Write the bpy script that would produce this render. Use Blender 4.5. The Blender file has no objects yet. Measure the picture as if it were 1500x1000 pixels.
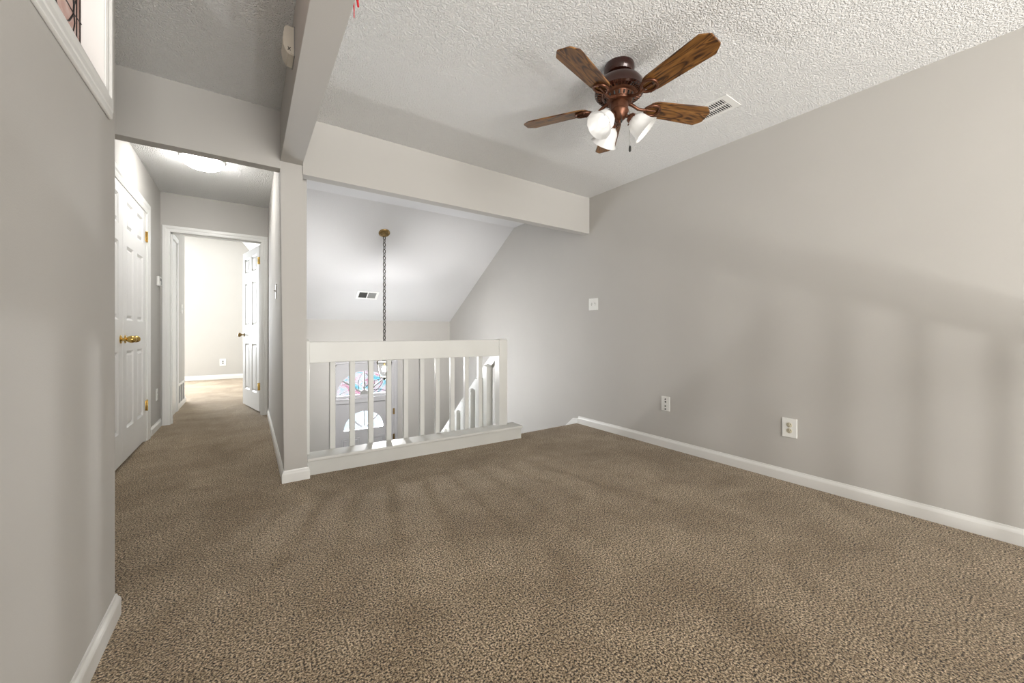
import bpy, bmesh, math, random
from mathutils import Vector, Matrix
PI = math.pi
random.seed(4)
SC = bpy.context.scene
COL = SC.collection

# ------------------------------------------------------------------ camera
cd = bpy.data.cameras.new('camera')
cam = bpy.data.objects.new('camera', cd)
COL.objects.link(cam)
cam.location = (0, 0, 1.0)
cam.rotation_euler = (math.radians(90), 0, -math.radians(34.639))
cd.sensor_fit = 'HORIZONTAL'
cd.sensor_width = 36.0
cd.lens = 557.54 / 1500 * 36
cd.shift_y = -(500 - 486.37) / 1500
cd.clip_start = 0.02
SC.camera = cam

# ------------------------------------------------------------------ sky, daylight, exposure
world = bpy.data.worlds.new('world')
SC.world = world
world.use_nodes = True
wn = world.node_tree.nodes
wn['Background'].inputs[0].default_value = (0.93, 0.96, 1.0, 1)
wn['Background'].inputs[1].default_value = 1.25
SC.view_settings.view_transform = 'Standard'
SC.view_settings.look = 'None'
SC.view_settings.gamma = 1
SC.view_settings.use_curve_mapping = False
SC.view_settings.exposure = 0.38


def window_light(name, loc, rot, sx, sy, watts, col=(1, 0.97, 0.93)):
    d = bpy.data.lights.new(name, 'AREA')
    d.shape = 'RECTANGLE'
    d.size, d.size_y = sx, sy
    d.energy = watts
    d.color = col
    o = bpy.data.objects.new(name, d)
    COL.objects.link(o)
    o.location = loc
    o.rotation_euler = rot
    return o


# daylight through the window behind the camera, the bedroom window, the window high over the foyer door
window_light('daylight_back_window', (1.30, -4.96, .55), (math.radians(92), 0, 0), 3.0, 3.2, 300)
window_light('daylight_bedroom_window', (-2.93, 8.2, 1.5), (0, math.radians(-90), 0), 1.5, 1.8, 75, (0.95, 0.98, 1))
window_light('daylight_bedroom_end_window', (-1.95, 10.17, 1.5), (math.radians(-90), 0, 0), 1.3, 1.6, 230, (0.93, 0.97, 1))
window_light('daylight_front_door', (1.505, 6.60, -.1), (math.radians(-90), 0, 0), .9, 1.3, 170, (0.93, 0.96, 1))

# ------------------------------------------------------------------ materials


def new_mat(name):
    m = bpy.data.materials.new(name)
    m.use_nodes = True
    nt = m.node_tree
    b = nt.nodes['Principled BSDF']
    return m, nt, b


def coords(nt, scale=(1, 1, 1), kind='Object'):
    tc = nt.nodes.new('ShaderNodeTexCoord')
    mp = nt.nodes.new('ShaderNodeMapping')
    mp.inputs['Scale'].default_value = scale
    nt.links.new(tc.outputs[kind], mp.inputs[0])
    return mp.outputs[0]


def noise(nt, vec, scale, detail=4, rough=.55, dist=0):
    n = nt.nodes.new('ShaderNodeTexNoise')
    n.inputs['Scale'].default_value = scale
    n.inputs['Detail'].default_value = detail
    n.inputs['Roughness'].default_value = rough
    n.inputs['Distortion'].default_value = dist
    nt.links.new(vec, n.inputs['Vector'])
    return n.outputs[0]


def ramp(nt, fac, stops):
    r = nt.nodes.new('ShaderNodeValToRGB')
    e = r.color_ramp.elements
    while len(e) < len(stops):
        e.new(0.5)
    for i, (p, c) in enumerate(stops):
        e[i].position = p
        e[i].color = (*c, 1) if len(c) == 3 else c
    nt.links.new(fac, r.inputs[0])
    return r.outputs[0]


def bump(nt, b, height, strength, dist):
    n = nt.nodes.new('ShaderNodeBump')
    n.inputs['Strength'].default_value = strength
    n.inputs['Distance'].default_value = dist
    nt.links.new(height, n.inputs['Height'])
    nt.links.new(n.outputs[0], b.inputs['Normal'])


def mix_col(nt, fac, a, c, mode='MIX'):
    m = nt.nodes.new('ShaderNodeMix')
    m.data_type = 'RGBA'
    m.blend_type = mode
    for sock, v in ((0, fac), (6, a), (7, c)):
        if hasattr(v, 'links'):
            nt.links.new(v, m.inputs[sock])
        elif sock == 0:
            m.inputs[0].default_value = v
        else:
            m.inputs[sock].default_value = (*v, 1)
    return m.outputs[2]


def plain(name, col, rough=.5, metal=0, noise_amt=0.03, nscale=6, bump_s=0, bscale=300, coat=0):
    m, nt, b = new_mat(name)
    v = coords(nt)
    n = noise(nt, v, nscale)
    lo = tuple(max(0, c * (1 - noise_amt)) for c in col)
    hi = tuple(min(1, c * (1 + noise_amt)) for c in col)
    nt.links.new(ramp(nt, n, [(.3, lo), (.7, hi)]), b.inputs['Base Color'])
    b.inputs['Roughness'].default_value = rough
    b.inputs['Metallic'].default_value = metal
    b.inputs['Coat Weight'].default_value = coat
    if bump_s:
        bump(nt, b, noise(nt, v, bscale, 2), bump_s, .001)
    return m


M = {}
M['wall'] = plain('greige_wall_paint', (.50, .485, .458), .75, 0, .012, 3, .25, 260)
M['white_trim'] = plain('white_trim_paint', (.80, .80, .78), .32, 0, .01, 3, .05, 80)
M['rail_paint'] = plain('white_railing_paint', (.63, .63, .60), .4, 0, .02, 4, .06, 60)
M['door_paint'] = plain('white_door_paint', (.82, .82, .81), .55, 0, .01, 4, .1, 120)
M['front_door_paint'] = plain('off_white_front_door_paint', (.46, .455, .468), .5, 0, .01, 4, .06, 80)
M['plastic'] = plain('white_plastic', (.80, .80, .77), .35, 0, .01)
M['ivory'] = plain('ivory_plastic', (.56, .52, .40), .4, 0, .02)
M['beige'] = plain('beige_plastic', (.62, .58, .50), .45, 0, .02)
M['dark'] = plain('dark_slot', (.02, .02, .018), .7, 0, .05)
M['duct'] = plain('dark_duct', (.09, .09, .085), .8, 0, .1)
M['damper'] = plain('grey_damper', (.28, .28, .27), .6, 0, .05)
M['brass'] = plain('polished_brass', (.62, .42, .13), .22, 1, .06, 30)
M['old_brass'] = plain('antique_brass', (.32, .22, .10), .35, 1, .15, 40)
M['bronze'] = plain('rubbed_copper_bronze', (.125, .050, .026), .34, .65, .3, 60)
M['mahogany'] = plain('dark_red_brown_housing', (.035, .009, .005), .16, .25, .3, 30, coat=.5)
M['chain'] = plain('dark_chain_metal', (.045, .038, .028), .45, .5, .2, 60)
M['nickel'] = plain('pale_chain_metal', (.5, .5, .48), .35, .9, .1, 60)
M['lead'] = plain('black_lead_came', (.012, .012, .012), .5, .3, .1)
M['red'] = plain('red_ribbon', (.55, .012, .02), .6, 0, .1, 40)
M['tile'] = plain('foyer_floor_tile', (.45, .40, .34), .4, 0, .1, 5)

# popcorn ceiling
m, nt, b = new_mat('popcorn_ceiling')
v = coords(nt)
n1 = noise(nt, v, 135, 1, .5)
b.inputs['Base Color'].default_value = (.86, .86, .85, 1)
b.inputs['Roughness'].default_value = .9
bump(nt, b, ramp(nt, n1, [(.38, (0, 0, 0)), (.62, (1, 1, 1))]), 1.0, .006)
M['popcorn'] = m

# smoother painted ceiling of the foyer
m, nt, b = new_mat('foyer_ceiling_paint')
v = coords(nt)
b.inputs['Base Color'].default_value = (.66, .66, .665, 1)
b.inputs['Roughness'].default_value = .9
bump(nt, b, noise(nt, v, 90, 3, .6), .25, .005)
M['foyer_ceiling'] = m

# carpet : twisted cut pile, brown, tan and dark tufts
m, nt, b = new_mat('brown_frieze_carpet')
v = coords(nt)
t1 = noise(nt, v, 150, 2.6, .6, .1)
t2 = noise(nt, v, 260, 1, .5)
big = noise(nt, v, 2.1, 4, .6, .6)
mid = noise(nt, v, 9, 3, .6)
c1 = ramp(nt, t1, [(.385, (.014, .008, .0035)), (.44, (.14, .098, .055)), (.51, (.38, .292, .193)), (.64, (.77, .655, .49))])
c2 = ramp(nt, t2, [(.3, (.55, .50, .45)), (.7, (1.35, 1.33, 1.3))])
cc = mix_col(nt, 1.0, c1, c2, 'MULTIPLY')
pt = ramp(nt, big, [(.35, (.80, .77, .72)), (.65, (1.12, 1.14, 1.16))])
cc = mix_col(nt, 1.0, cc, pt, 'MULTIPLY')
pm = ramp(nt, mid, [(.35, (.92, .91, .88)), (.65, (1.06, 1.06, 1.06))])
cc = mix_col(nt, 1.0, cc, pm, 'MULTIPLY')
nt.links.new(cc, b.inputs['Base Color'])
b.inputs['Roughness'].default_value = .95
b.inputs['Specular IOR Level'].default_value = .15
b.inputs['Sheen Weight'].default_value = .25
bump(nt, b, t1, .8, .012)
M['carpet'] = m

# oak blade
m, nt, b = new_mat('oak_fan_blade')
v = coords(nt, (2.6, 16, 16))
n_a = noise(nt, v, 1.0, 3, .5, .9)
ma = nt.nodes.new('ShaderNodeMath')
ma.operation = 'MULTIPLY'
ma.inputs[1].default_value = 7.0
nt.links.new(n_a, ma.inputs[0])
fr = nt.nodes.new('ShaderNodeMath')
fr.operation = 'PINGPONG'
fr.inputs[1].default_value = .5
nt.links.new(ma.outputs[0], fr.inputs[0])
g = ramp(nt, fr.outputs[0], [(.0, (.040, .014, .005)), (.09, (.12, .048, .014)), (.25, (.25, .115, .030)), (.5, (.33, .16, .042))])
f = ramp(nt, noise(nt, coords(nt, (5, 130, 130)), 1, 3), [(.3, (.50, .45, .40)), (.7, (1.1, 1.1, 1.1))])
f2 = ramp(nt, noise(nt, coords(nt, (1.2, 24, 24)), 1, 2), [(.35, (.55, .5, .45)), (.65, (1.1, 1.1, 1.1))])
g = mix_col(nt, 1.0, g, f2, 'MULTIPLY')
nt.links.new(mix_col(nt, 1.0, g, f, 'MULTIPLY'), b.inputs['Base Color'])
b.inputs['Roughness'].default_value = .35
M['oak'] = m


def emit_mat(name, col, strength):
    m = bpy.data.materials.new(name)
    m.use_nodes = True
    nt = m.node_tree
    nt.nodes.clear()
    e = nt.nodes.new('ShaderNodeEmission')
    e.inputs[0].default_value = (*col, 1)
    e.inputs[1].default_value = strength
    o = nt.nodes.new('ShaderNodeOutputMaterial')
    nt.links.new(e.outputs[0], o.inputs[0])
    return m


M['fan_bulb'] = emit_mat('lit_fan_bulb', (1, .97, .92), 2.6)
M['lantern_bulb'] = emit_mat('lit_lantern_bulb', (1, .985, .98), 1950)
M['globe_glow'] = emit_mat('lit_globe_glass', (1, .98, .95), 400)
M['dome_glow'] = emit_mat('lit_dome_glass', (1, .98, .95), 42)


def frosted(name, col, trans=.55):
    m = bpy.data.materials.new(name)
    m.use_nodes = True
    nt = m.node_tree
    nt.nodes.clear()
    o = nt.nodes.new('ShaderNodeOutputMaterial')
    d = nt.nodes.new('ShaderNodeBsdfDiffuse')
    d.inputs[0].default_value = (*col, 1)
    t = nt.nodes.new('ShaderNodeBsdfTranslucent')
    t.inputs[0].default_value = (*col, 1)
    g = nt.nodes.new('ShaderNodeBsdfGlossy')
    g.inputs['Roughness'].default_value = .2
    x = nt.nodes.new('ShaderNodeMixShader')
    x.inputs[0].default_value = trans
    y = nt.nodes.new('ShaderNodeMixShader')
    y.inputs[0].default_value = .05
    nt.links.new(d.outputs[0], x.inputs[1])
    nt.links.new(t.outputs[0], x.inputs[2])
    nt.links.new(x.outputs[0], y.inputs[1])
    nt.links.new(g.outputs[0], y.inputs[2])
    nt.links.new(y.outputs[0], o.inputs[0])
    return m


M['shade'] = frosted('frosted_white_shade_glass', (.90, .90, .89), .4)


def glass(name, stops=None, scale=10, gloss=.06, cloudy=0):
    """thin pane : tinted see-through plus a little reflection"""
    m = bpy.data.materials.new(name)
    m.use_nodes = True
    nt = m.node_tree
    nt.nodes.clear()
    o = nt.nodes.new('ShaderNodeOutputMaterial')
    t = nt.nodes.new('ShaderNodeBsdfTransparent')
    if stops:
        v = coords(nt)
        n = nt.nodes.new('ShaderNodeTexNoise')
        n.inputs['Scale'].default_value = scale
        n.inputs['Detail'].default_value = 5
        n.inputs['Distortion'].default_value = .8
        nt.links.new(v, n.inputs['Vector'])
        nt.links.new(ramp(nt, n.outputs[0], stops), t.inputs[0])
    else:
        t.inputs[0].default_value = (.97, .98, .98, 1)
    g = nt.nodes.new('ShaderNodeBsdfGlossy')
    g.inputs['Roughness'].default_value = .05
    x = nt.nodes.new('ShaderNodeMixShader')
    x.inputs[0].default_value = gloss
    if cloudy:
        tl = nt.nodes.new('ShaderNodeBsdfTranslucent')
        nt.links.new(t.inputs[0].links[0].from_socket, tl.inputs[0])
        y = nt.nodes.new('ShaderNodeMixShader')
        y.inputs[0].default_value = cloudy
        nt.links.new(t.outputs[0], y.inputs[1])
        nt.links.new(tl.outputs[0], y.inputs[2])
        nt.links.new(y.outputs[0], x.inputs[1])
    else:
        nt.links.new(t.outputs[0], x.inputs[1])
    nt.links.new(g.outputs[0], x.inputs[2])
    nt.links.new(x.outputs[0], o.inputs[0])
    return m


M['clear_glass'] = glass('clear_glass')
M['pink_glass'] = glass('pale_pink_textured_glass', [(.35, (.66, .50, .44)), (.5, (.72, .58, .52)), (.65, (.76, .66, .61))], 22, cloudy=.7)
M['stained_glass'] = glass('pink_and_blue_stained_glass',
                           [(.32, (.42, .70, .80)), (.40, (.60, .76, .79)), (.46, (.78, .78, .80)), (.54, (.80, .75, .78)), (.61, (.78, .53, .60)),
                            (.67, (.62, .46, .60)), (.73, (.92, .86, .90))], 9)
M['fan_glass'] = glass('frosted_door_lite', [(.3, (.75, .82, .84)), (.7, (.9, .93, .95))], 6)


# ------------------------------------------------------------------ geometry helpers
def B():
    return bmesh.new()


def box(bm, x0, x1, y0, y1, z0, z1, bev=0, seg=2):
    vs = [bm.verts.new((x, y, z)) for x in (x0, x1) for y in (y0, y1) for z in (z0, z1)]
    q = [(0, 1, 3, 2), (4, 6, 7, 5), (0, 4, 5, 1), (2, 3, 7, 6), (0, 2, 6, 4), (1, 5, 7, 3)]
    fs = [bm.faces.new([vs[i] for i in f]) for f in q]
    if bev:
        es = list({e for f in fs for e in f.edges})
        bmesh.ops.bevel(bm, geom=es, offset=bev, segments=seg, affect='EDGES', profile=.5)
    return vs


def prism(bm, pts, axis, a0, a1):
    """polygon in the plane across axis, pushed from a0 to a1"""
    def P(p, a):
        if axis == 'x':
            return (a, p[0], p[1])
        if axis == 'y':
            return (p[0], a, p[1])
        return (p[0], p[1], a)
    A = [bm.verts.new(P(p, a0)) for p in pts]
    C = [bm.verts.new(P(p, a1)) for p in pts]
    n = len(pts)
    bm.faces.new(A)
    bm.faces.new(list(reversed(C)))
    for i in range(n):
        bm.faces.new((A[i], C[i], C[(i + 1) % n], A[(i + 1) % n]))


def lathe(bm, prof, n=40, mat=None, cap=True, rfun=None):
    """profile of (r, z) turned about z"""
    rings = []
    for r, z in prof:
        ring = []
        for i in range(n):
            a = 2 * PI * i / n
            rr = r * (rfun(a, z) if rfun else 1)
            p = Vector((rr * math.cos(a), rr * math.sin(a), z))
            ring.append(bm.verts.new(mat @ p if mat else p))
        rings.append(ring)
    for k in range(len(rings) - 1):
        for i in range(n):
            j = (i + 1) % n
            bm.faces.new((rings[k][i], rings[k][j], rings[k + 1][j], rings[k + 1][i]))
    if cap:
        if prof[0][0] > 1e-5:
            bm.faces.new(list(reversed(rings[0])))
        if prof[-1][0] > 1e-5:
            bm.faces.new(rings[-1])


def tube(bm, pts, r, n=8, closed=False):
    pts = [Vector(p) for p in pts]
    N = len(pts)
    rs = r if isinstance(r, (list, tuple)) else [r] * N
    rings = []
    up = Vector((0, 0, 1))
    prev = None
    for i, p in enumerate(pts):
        if closed:
            d = pts[(i + 1) % N] - pts[i - 1]
        else:
            d = pts[min(i + 1, N - 1)] - pts[max(i - 1, 0)]
        d.normalize()
        if prev is None:
            s = d.cross(up if abs(d.z) < .95 else Vector((1, 0, 0))).normalized()
        else:
            s = (prev - d * prev.dot(d)).normalized()
        prev = s
        t = d.cross(s)
        rings.append([bm.verts.new(p + (s * math.cos(2 * PI * k / n) + t * math.sin(2 * PI * k / n)) * rs[i]) for k in range(n)])
    for i in range(N if closed else N - 1):
        a, c = rings[i], rings[(i + 1) % N]
        for k in range(n):
            l = (k + 1) % n
            bm.faces.new((a[k], a[l], c[l], c[k]))
    if not closed:
        bm.faces.new(list(reversed(rings[0])))
        bm.faces.new(rings[-1])


def obj(name, bm, m, parent=None, smooth=None, loc=None, rot=None):
    bmesh.ops.remove_doubles(bm, verts=bm.verts, dist=1e-6)
    bmesh.ops.recalc_face_normals(bm, faces=bm.faces)
    me = bpy.data.meshes.new(name)
    bm.to_mesh(me)
    bm.free()
    me.materials.append(M[m])
    if smooth:
        for p in me.polygons:
            p.use_smooth = True
        me.set_sharp_from_angle(angle=math.radians(smooth))
    o = bpy.data.objects.new(name, me)
    COL.objects.link(o)
    if parent:
        o.parent = parent
    if loc:
        o.location = loc
    if rot:
        o.rotation_euler = rot
    return o


def tag(o, label, cat, group=None, kind=None):
    o['label'] = label
    o['category'] = cat
    if group:
        o['group'] = group
    if kind:
        o['kind'] = kind
    return o


def thing(name, label, cat, loc=(0, 0, 0), rot=(0, 0, 0), group=None, kind=None):
    o = bpy.data.objects.new(name, None)
    o.empty_display_size = .05
    COL.objects.link(o)
    o.location = loc
    o.rotation_euler = rot
    return tag(o, label, cat, group, kind)


def struct(name, bm, m, label, cat, smooth=None):
    return tag(obj(name, bm, m, None, smooth), label, cat, None, 'structure')


# ------------------------------------------------------------------ key planes
XR, XN, XL = 2.979, -.387, -.782        # right wall, near left wall, hall left wall
ZC, ZH = 2.4265, 2.505                  # loft ceiling, hall ceiling
YB, ZB = 2.863, 2.046                   # dropped beam
YE = 5.49                               # end of hall
YF, ZF = 6.283, -2.15                   # foyer front wall, foyer floor
YBK = -5.0                              # wall behind the camera
HX0, HX1 = .192, .33                    # wall between hall and foyer
YRK = -.35                              # railing behind the camera
YK = 4.26                               # where the foyer ceiling starts to slope
SL = -(ZC - 1.189) / (YF - YK)

# ------------------------------------------------------------------ floors
bm = B()
box(bm, XN - .12, XR, YRK - .10, 1.85, -.25, 0)
box(bm, XL - .12, XR, 1.85, 2.99, -.25, 0)
box(bm, .33, 2.13, 2.99, 3.10, -.25, 0)
box(bm, 2.13, XR, 2.99, 3.04, -.25, 0)
box(bm, XL - .12, .26, 2.99, 5.55, -.25, 0)
box(bm, -3.0, .26, 5.55, 6.40, -.25, 0)
box(bm, -3.0, .36, 6.40, 10.3, -.25, 0)
struct('floor', bm, 'carpet', 'brown speckled frieze carpet running over the loft, hall and far bedroom', 'floor')
bm = B()
box(bm, .2, XR + .1, 2.6, YF + .1, ZF - .1, ZF)
box(bm, XN - .12, XR + .1, YBK, YRK - .05, ZF - .1, ZF)
struct('floor_foyer', bm, 'tile', 'tan tiled floor of the entry a storey below the loft', 'floor')

# ------------------------------------------------------------------ ceilings
bm = B()
box(bm, XL - .12, XR + .12, YBK, YB + .02, ZC, ZC + .12)
struct('ceiling', bm, 'popcorn', 'flat white popcorn textured ceiling over the loft', 'ceiling')
bm = B()
box(bm, XL - .12, .30, YB + .07, YE + .1, ZH, ZH + .1)
struct('ceiling_hall', bm, 'popcorn', 'white popcorn ceiling of the narrow hall', 'ceiling')
bm = B()
zf = ZC + SL * (YF + .1 - YK)
prism(bm, [(YB + .02, ZC), (YK, ZC), (YF + .1, zf), (YF + .1, zf + .12), (YK, ZC + .12), (YB + .02, ZC + .12)], 'x', .30, XR + .12)
struct('ceiling_foyer', bm, 'foyer_ceiling', 'white ceiling sloping down over the open foyer', 'ceiling')
bm = B()
box(bm, -3.0, .45, YE + .05, 10.4, 2.985, 3.08)
prism(bm, [(-.145, 2.99), (.40, 2.29), (.40, 2.5), (-.10, 3.05)], 'y', 6.5, 10.25)
struct('ceiling_bedroom', bm, 'popcorn', 'white ceiling of the bedroom past the hall door, sloped on one side', 'ceiling')

# ------------------------------------------------------------------ walls
bm = B()
box(bm, XR, XR + .12, YBK - .1, YF + .12, ZF, ZC + .1)
struct('wall_right', bm, 'wall', 'long plain greige wall on the right, running on into the foyer', 'wall')

WY0, WY1, WZ0, WZ1 = .25, 1.765, 1.795, 2.34      # stained glass window in the near left wall
bm = B()
T = .12
box(bm, XN - T, XN, YRK - .10, WY0, 0, ZC)
box(bm, XN - T, XN, YBK - .1, YRK - .10, ZF, ZC)
box(bm, XN - T, XN, WY1, 1.89, 0, ZC)
box(bm, XN - T, XN, WY0, WY1, 0, WZ0)
box(bm, XN - T, XN, WY0, WY1, WZ1, ZC)
box(bm, XL - .10, XN - T, 1.77, 1.89, 0, ZC)
struct('wall_left', bm, 'wall', 'near greige wall at the left edge with a high stained glass window', 'wall')

CY0, CY1, CZ = 3.235, 4.775, 2.105                # closet opening in the hall
bm = B()
box(bm, XL - .12, XL, 1.77, CY0, 0, ZH)
box(bm, XL - .12, XL, CY1, YE + .12, 0, ZH)
box(bm, XL - .12, XL, CY0, CY1, CZ, ZH)
box(bm, XL - .75, XL - .62, CY0 - .1, CY1 + .1, 0, ZH)
box(bm, XL - .65, XL - .10, CY0 - .1, CY0 - .02, 0, ZH)
box(bm, XL - .65, XL - .10, CY1 + .02, CY1 + .1, 0, ZH)
box(bm, XL - .7, XL - .10, CY0 - .1, CY1 + .1, ZH - .05, ZH)
box(bm, XL - .7, XL - .10, CY0 - .1, CY1 + .1, -.05, 0)
struct('wall_hall_left', bm, 'wall', 'left wall of the hall around the white closet doors', 'wall')

OX0, OX1, OZ = -.715, .138, 2.10                  # bedroom door opening
bm = B()
box(bm, XL - .12, OX0, YE, YE + .12, 0, 3.0)
box(bm, OX1, HX1, YE, YE + .12, 0, 3.0)
box(bm, OX0, OX1, YE, YE + .12, OZ, 3.0)
box(bm, -3.0, XL - .12, YE + .02, YE + .12, -.2, 3.0)
struct('wall_hall_end', bm, 'wall', 'short wall at the end of the hall around the bedroom doorway', 'wall')

bm = B()
box(bm, HX0, HX1, 2.99, YF + .1, ZF, ZH)
struct('wall_hall_right', bm, 'wall', 'right wall of the hall, its far face turned to the foyer', 'wall')

# bedroom beyond
bm = B()
box(bm, -.90, -.76, YE + .12, 7.16, 0, 2.99)
struct('wall_bedroom_left', bm, 'wall', 'short left wall just inside the bedroom', 'wall')
bm = B()
box(bm, -1.25, .45, 10.2, 10.32, 0, 3.0)
box(bm, -3.1, -2.65, 10.2, 10.32, 0, 3.0)
box(bm, -2.65, -1.25, 10.2, 10.32, 0, .65)
box(bm, -2.65, -1.25, 10.2, 10.32, 2.35, 3.0)
struct('wall_bedroom_far', bm, 'wall', 'pale far wall of the bedroom seen through the doorway', 'wall')
bm = B()
box(bm, HX1, HX1 + .1, YF + .1, 10.3, -.25, 3.0)
box(bm, HX0, HX1, YE + .12, YF + .1, ZH, 3.0)
struct('wall_bedroom_right', bm, 'wall', 'bedroom wall hidden behind the open door', 'wall')
bm = B()
box(bm, -3.1, -3.0, YE, 7.2, 0, 3.0)
box(bm, -3.1, -3.0, 9.2, 10.3, 0, 3.0)
box(bm, -3.1, -3.0, 7.2, 9.2, 0, .7)
box(bm, -3.1, -3.0, 7.2, 9.2, 2.3, 3.0)
struct('wall_bedroom_window_side', bm, 'wall', 'bedroom wall with the daylight window, out of view', 'wall')

# room open to a lower level behind the camera: far wall with its wide window
bm = B()
box(bm, XN - .12, -.2, YBK - .12, YBK, ZF, ZC)
box(bm, 2.8, XR + .1, YBK - .12, YBK, ZF, ZC)
box(bm, -.2, 2.8, YBK - .12, YBK, ZF, -1.1)
box(bm, -.2, 2.8, YBK - .12, YBK, 2.2, ZC)
struct('wall_back', bm, 'wall', 'wall with a wide tall window, behind the viewer and out of view', 'wall')

# foyer wall under the loft edge
bm = B()
box(bm, HX1, XR, 2.75, 2.90, ZF, -.25)
box(bm, XN, XR, YRK - .10, YRK + .02, ZF, -.25)
struct('wall_foyer_back', bm, 'wall', 'foyer wall below the loft edge', 'wall')

# beams and post
bm = B()
box(bm, .2928, XR, YB, YB + .086, ZB, ZC, .002)
struct('ceiling_beam', bm, 'wall', 'dropped greige beam crossing from the post to the right wall', 'beam')
bm = B()
box(bm, .166, .291, YBK, 2.995, 2.1055, ZC, .002)
struct('ceiling_beam_long', bm, 'wall', 'dropped beam running overhead from the post towards the viewer', 'beam')
bm = B()
box(bm, XL, .168, 2.8705, 2.953, 2.0557, ZH, .002)
struct('wall_header', bm, 'wall', 'wide greige header over the hall entrance', 'wall')
bm = B()
lo = [(.192, 2.939), (.330, 2.939), (.330, 3.06), (.192, 3.06)]
hi = [(.164, 2.872), (.293, 2.872), (.293, 2.995), (.164, 2.995)]
A = [bm.verts.new((x, y, 0)) for x, y in lo]
C = [bm.verts.new((x, y, 2.1055)) for x, y in hi]
bm.faces.new(A)
bm.faces.new(C)
for i in range(4):
    bm.faces.new((A[i], A[(i + 1) % 4], C[(i + 1) % 4], C[i]))
bmesh.ops.bevel(bm, geom=[e for e in bm.edges if abs(e.verts[0].co.z - e.verts[1].co.z) > 1], offset=.003, segments=2, affect='EDGES')
struct('wall_post', bm, 'wall', 'square greige post between the hall and the white railing', 'post')

# ------------------------------------------------------------------ baseboards


def base_profile(h=.08, t=.0135):
    return [(0, 0), (t, 0), (t, h * .70), (t * .8, h * .80), (t * .45, h * .90), (t * .35, h), (0, h)]


def baseboard(bm, a, c, nrm, h=.08, t=.0135, ext=(0, 0)):
    """skirting from a to c (floor points), standing out along nrm"""
    a, c, nrm = Vector((*a, 0)), Vector((*c, 0)), Vector((*nrm, 0))
    d = (c - a).normalized()
    pr = base_profile(h, t)
    A = [bm.verts.new(a + nrm * p[0] - d * ext[0] * p[0] + Vector((0, 0, p[1]))) for p in pr]
    C = [bm.verts.new(c + nrm * p[0] + d * ext[1] * p[0] + Vector((0, 0, p[1]))) for p in pr]
    n = len(pr)
    bm.faces.new(A)
    bm.faces.new(list(reversed(C)))
    for i in range(n):
        bm.faces.new((A[i], C[i], C[(i + 1) % n], A[(i + 1) % n]))


bm = B()
baseboard(bm, (XR, YRK - .10), (XR, 3.022), (-1, 0))
struct('baseboard_right', bm, 'white_trim', 'white baseboard along the foot of the right wall', 'baseboard')
bm = B()
baseboard(bm, (XN, YRK - .10), (XN, 1.89), (1, 0), ext=(0, 1))
baseboard(bm, (XN, 1.89), (XL, 1.89), (0, 1), ext=(1, 0))
struct('baseboard_left', bm, 'white_trim', 'white baseboard on the near left wall, turning its corner', 'baseboard')
bm = B()
baseboard(bm, (XL, CY1 + .19), (XL, YE), (1, 0))
baseboard(bm, (XL, 1.89), (XL, CY0 - .08), (1, 0))
struct('baseboard_hall_left', bm, 'white_trim', 'white baseboard between the closet and the bedroom doorway', 'baseboard')
bm = B()
baseboard(bm, (HX0, YE - .018), (HX0, 2.939), (-1, 0), ext=(0, 1))
struct('baseboard_hall_right', bm, 'white_trim', 'white baseboard along the right side of the hall', 'baseboard')
bm = B()
baseboard(bm, (HX0, 2.939), (HX1, 2.939), (0, -1), ext=(1, 1))
baseboard(bm, (HX1, 2.939), (HX1, 2.985), (1, 0), ext=(1, 0))
struct('baseboard_post', bm, 'white_trim', 'white baseboard wrapped round the foot of the post', 'baseboard')
bm = B()
baseboard(bm, (-3, 10.2), (HX1, 10.2), (0, -1), h=.095)
struct('baseboard_bedroom_far', bm, 'white_trim', 'white baseboard on the far bedroom wall', 'baseboard')
bm = B()
baseboard(bm, (-.76, 6.43), (-.76, 7.16), (1, 0), ext=(0, 1))
struct('baseboard_bedroom_left', bm, 'white_trim', 'white baseboard at the foot of the short bedroom wall', 'baseboard')

# ------------------------------------------------------------------ casings


def casing(bm, plane, p, u0, u1, zt, w, t, sgn, bottom=0.0):
    """door casing: two legs and a mitred head with a stepped profile. plane 'x' or 'y' at p, standing out along sgn"""
    prof = [(0, 0), (0, .55), (.18, .75), (.45, .75), (.60, 1), (.92, 1), (1, .8), (1, 0)]   # across width from inner edge, thickness

    def V(u, z, k):
        q = p + sgn * t * k
        return (q, u, z) if plane == 'x' else (u, q, z)
    rails = []
    for a, k in prof:
        o = a * w
        pts = [(u0 - o, bottom), (u0 - o, zt + o), (u1 + o, zt + o), (u1 + o, bottom)]
        rails.append([bm.verts.new(V(u, z, k)) for u, z in pts])
    for i in range(len(rails) - 1):
        for j in range(3):
            bm.faces.new((rails[i][j], rails[i + 1][j], rails[i + 1][j + 1], rails[i][j + 1]))
    for j in range(3):
        bm.faces.new((rails[-1][j], rails[0][j], rails[0][j + 1], rails[-1][j + 1]))
    for j in (0, 3):
        bm.faces.new([r[j] for r in rails])


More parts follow.
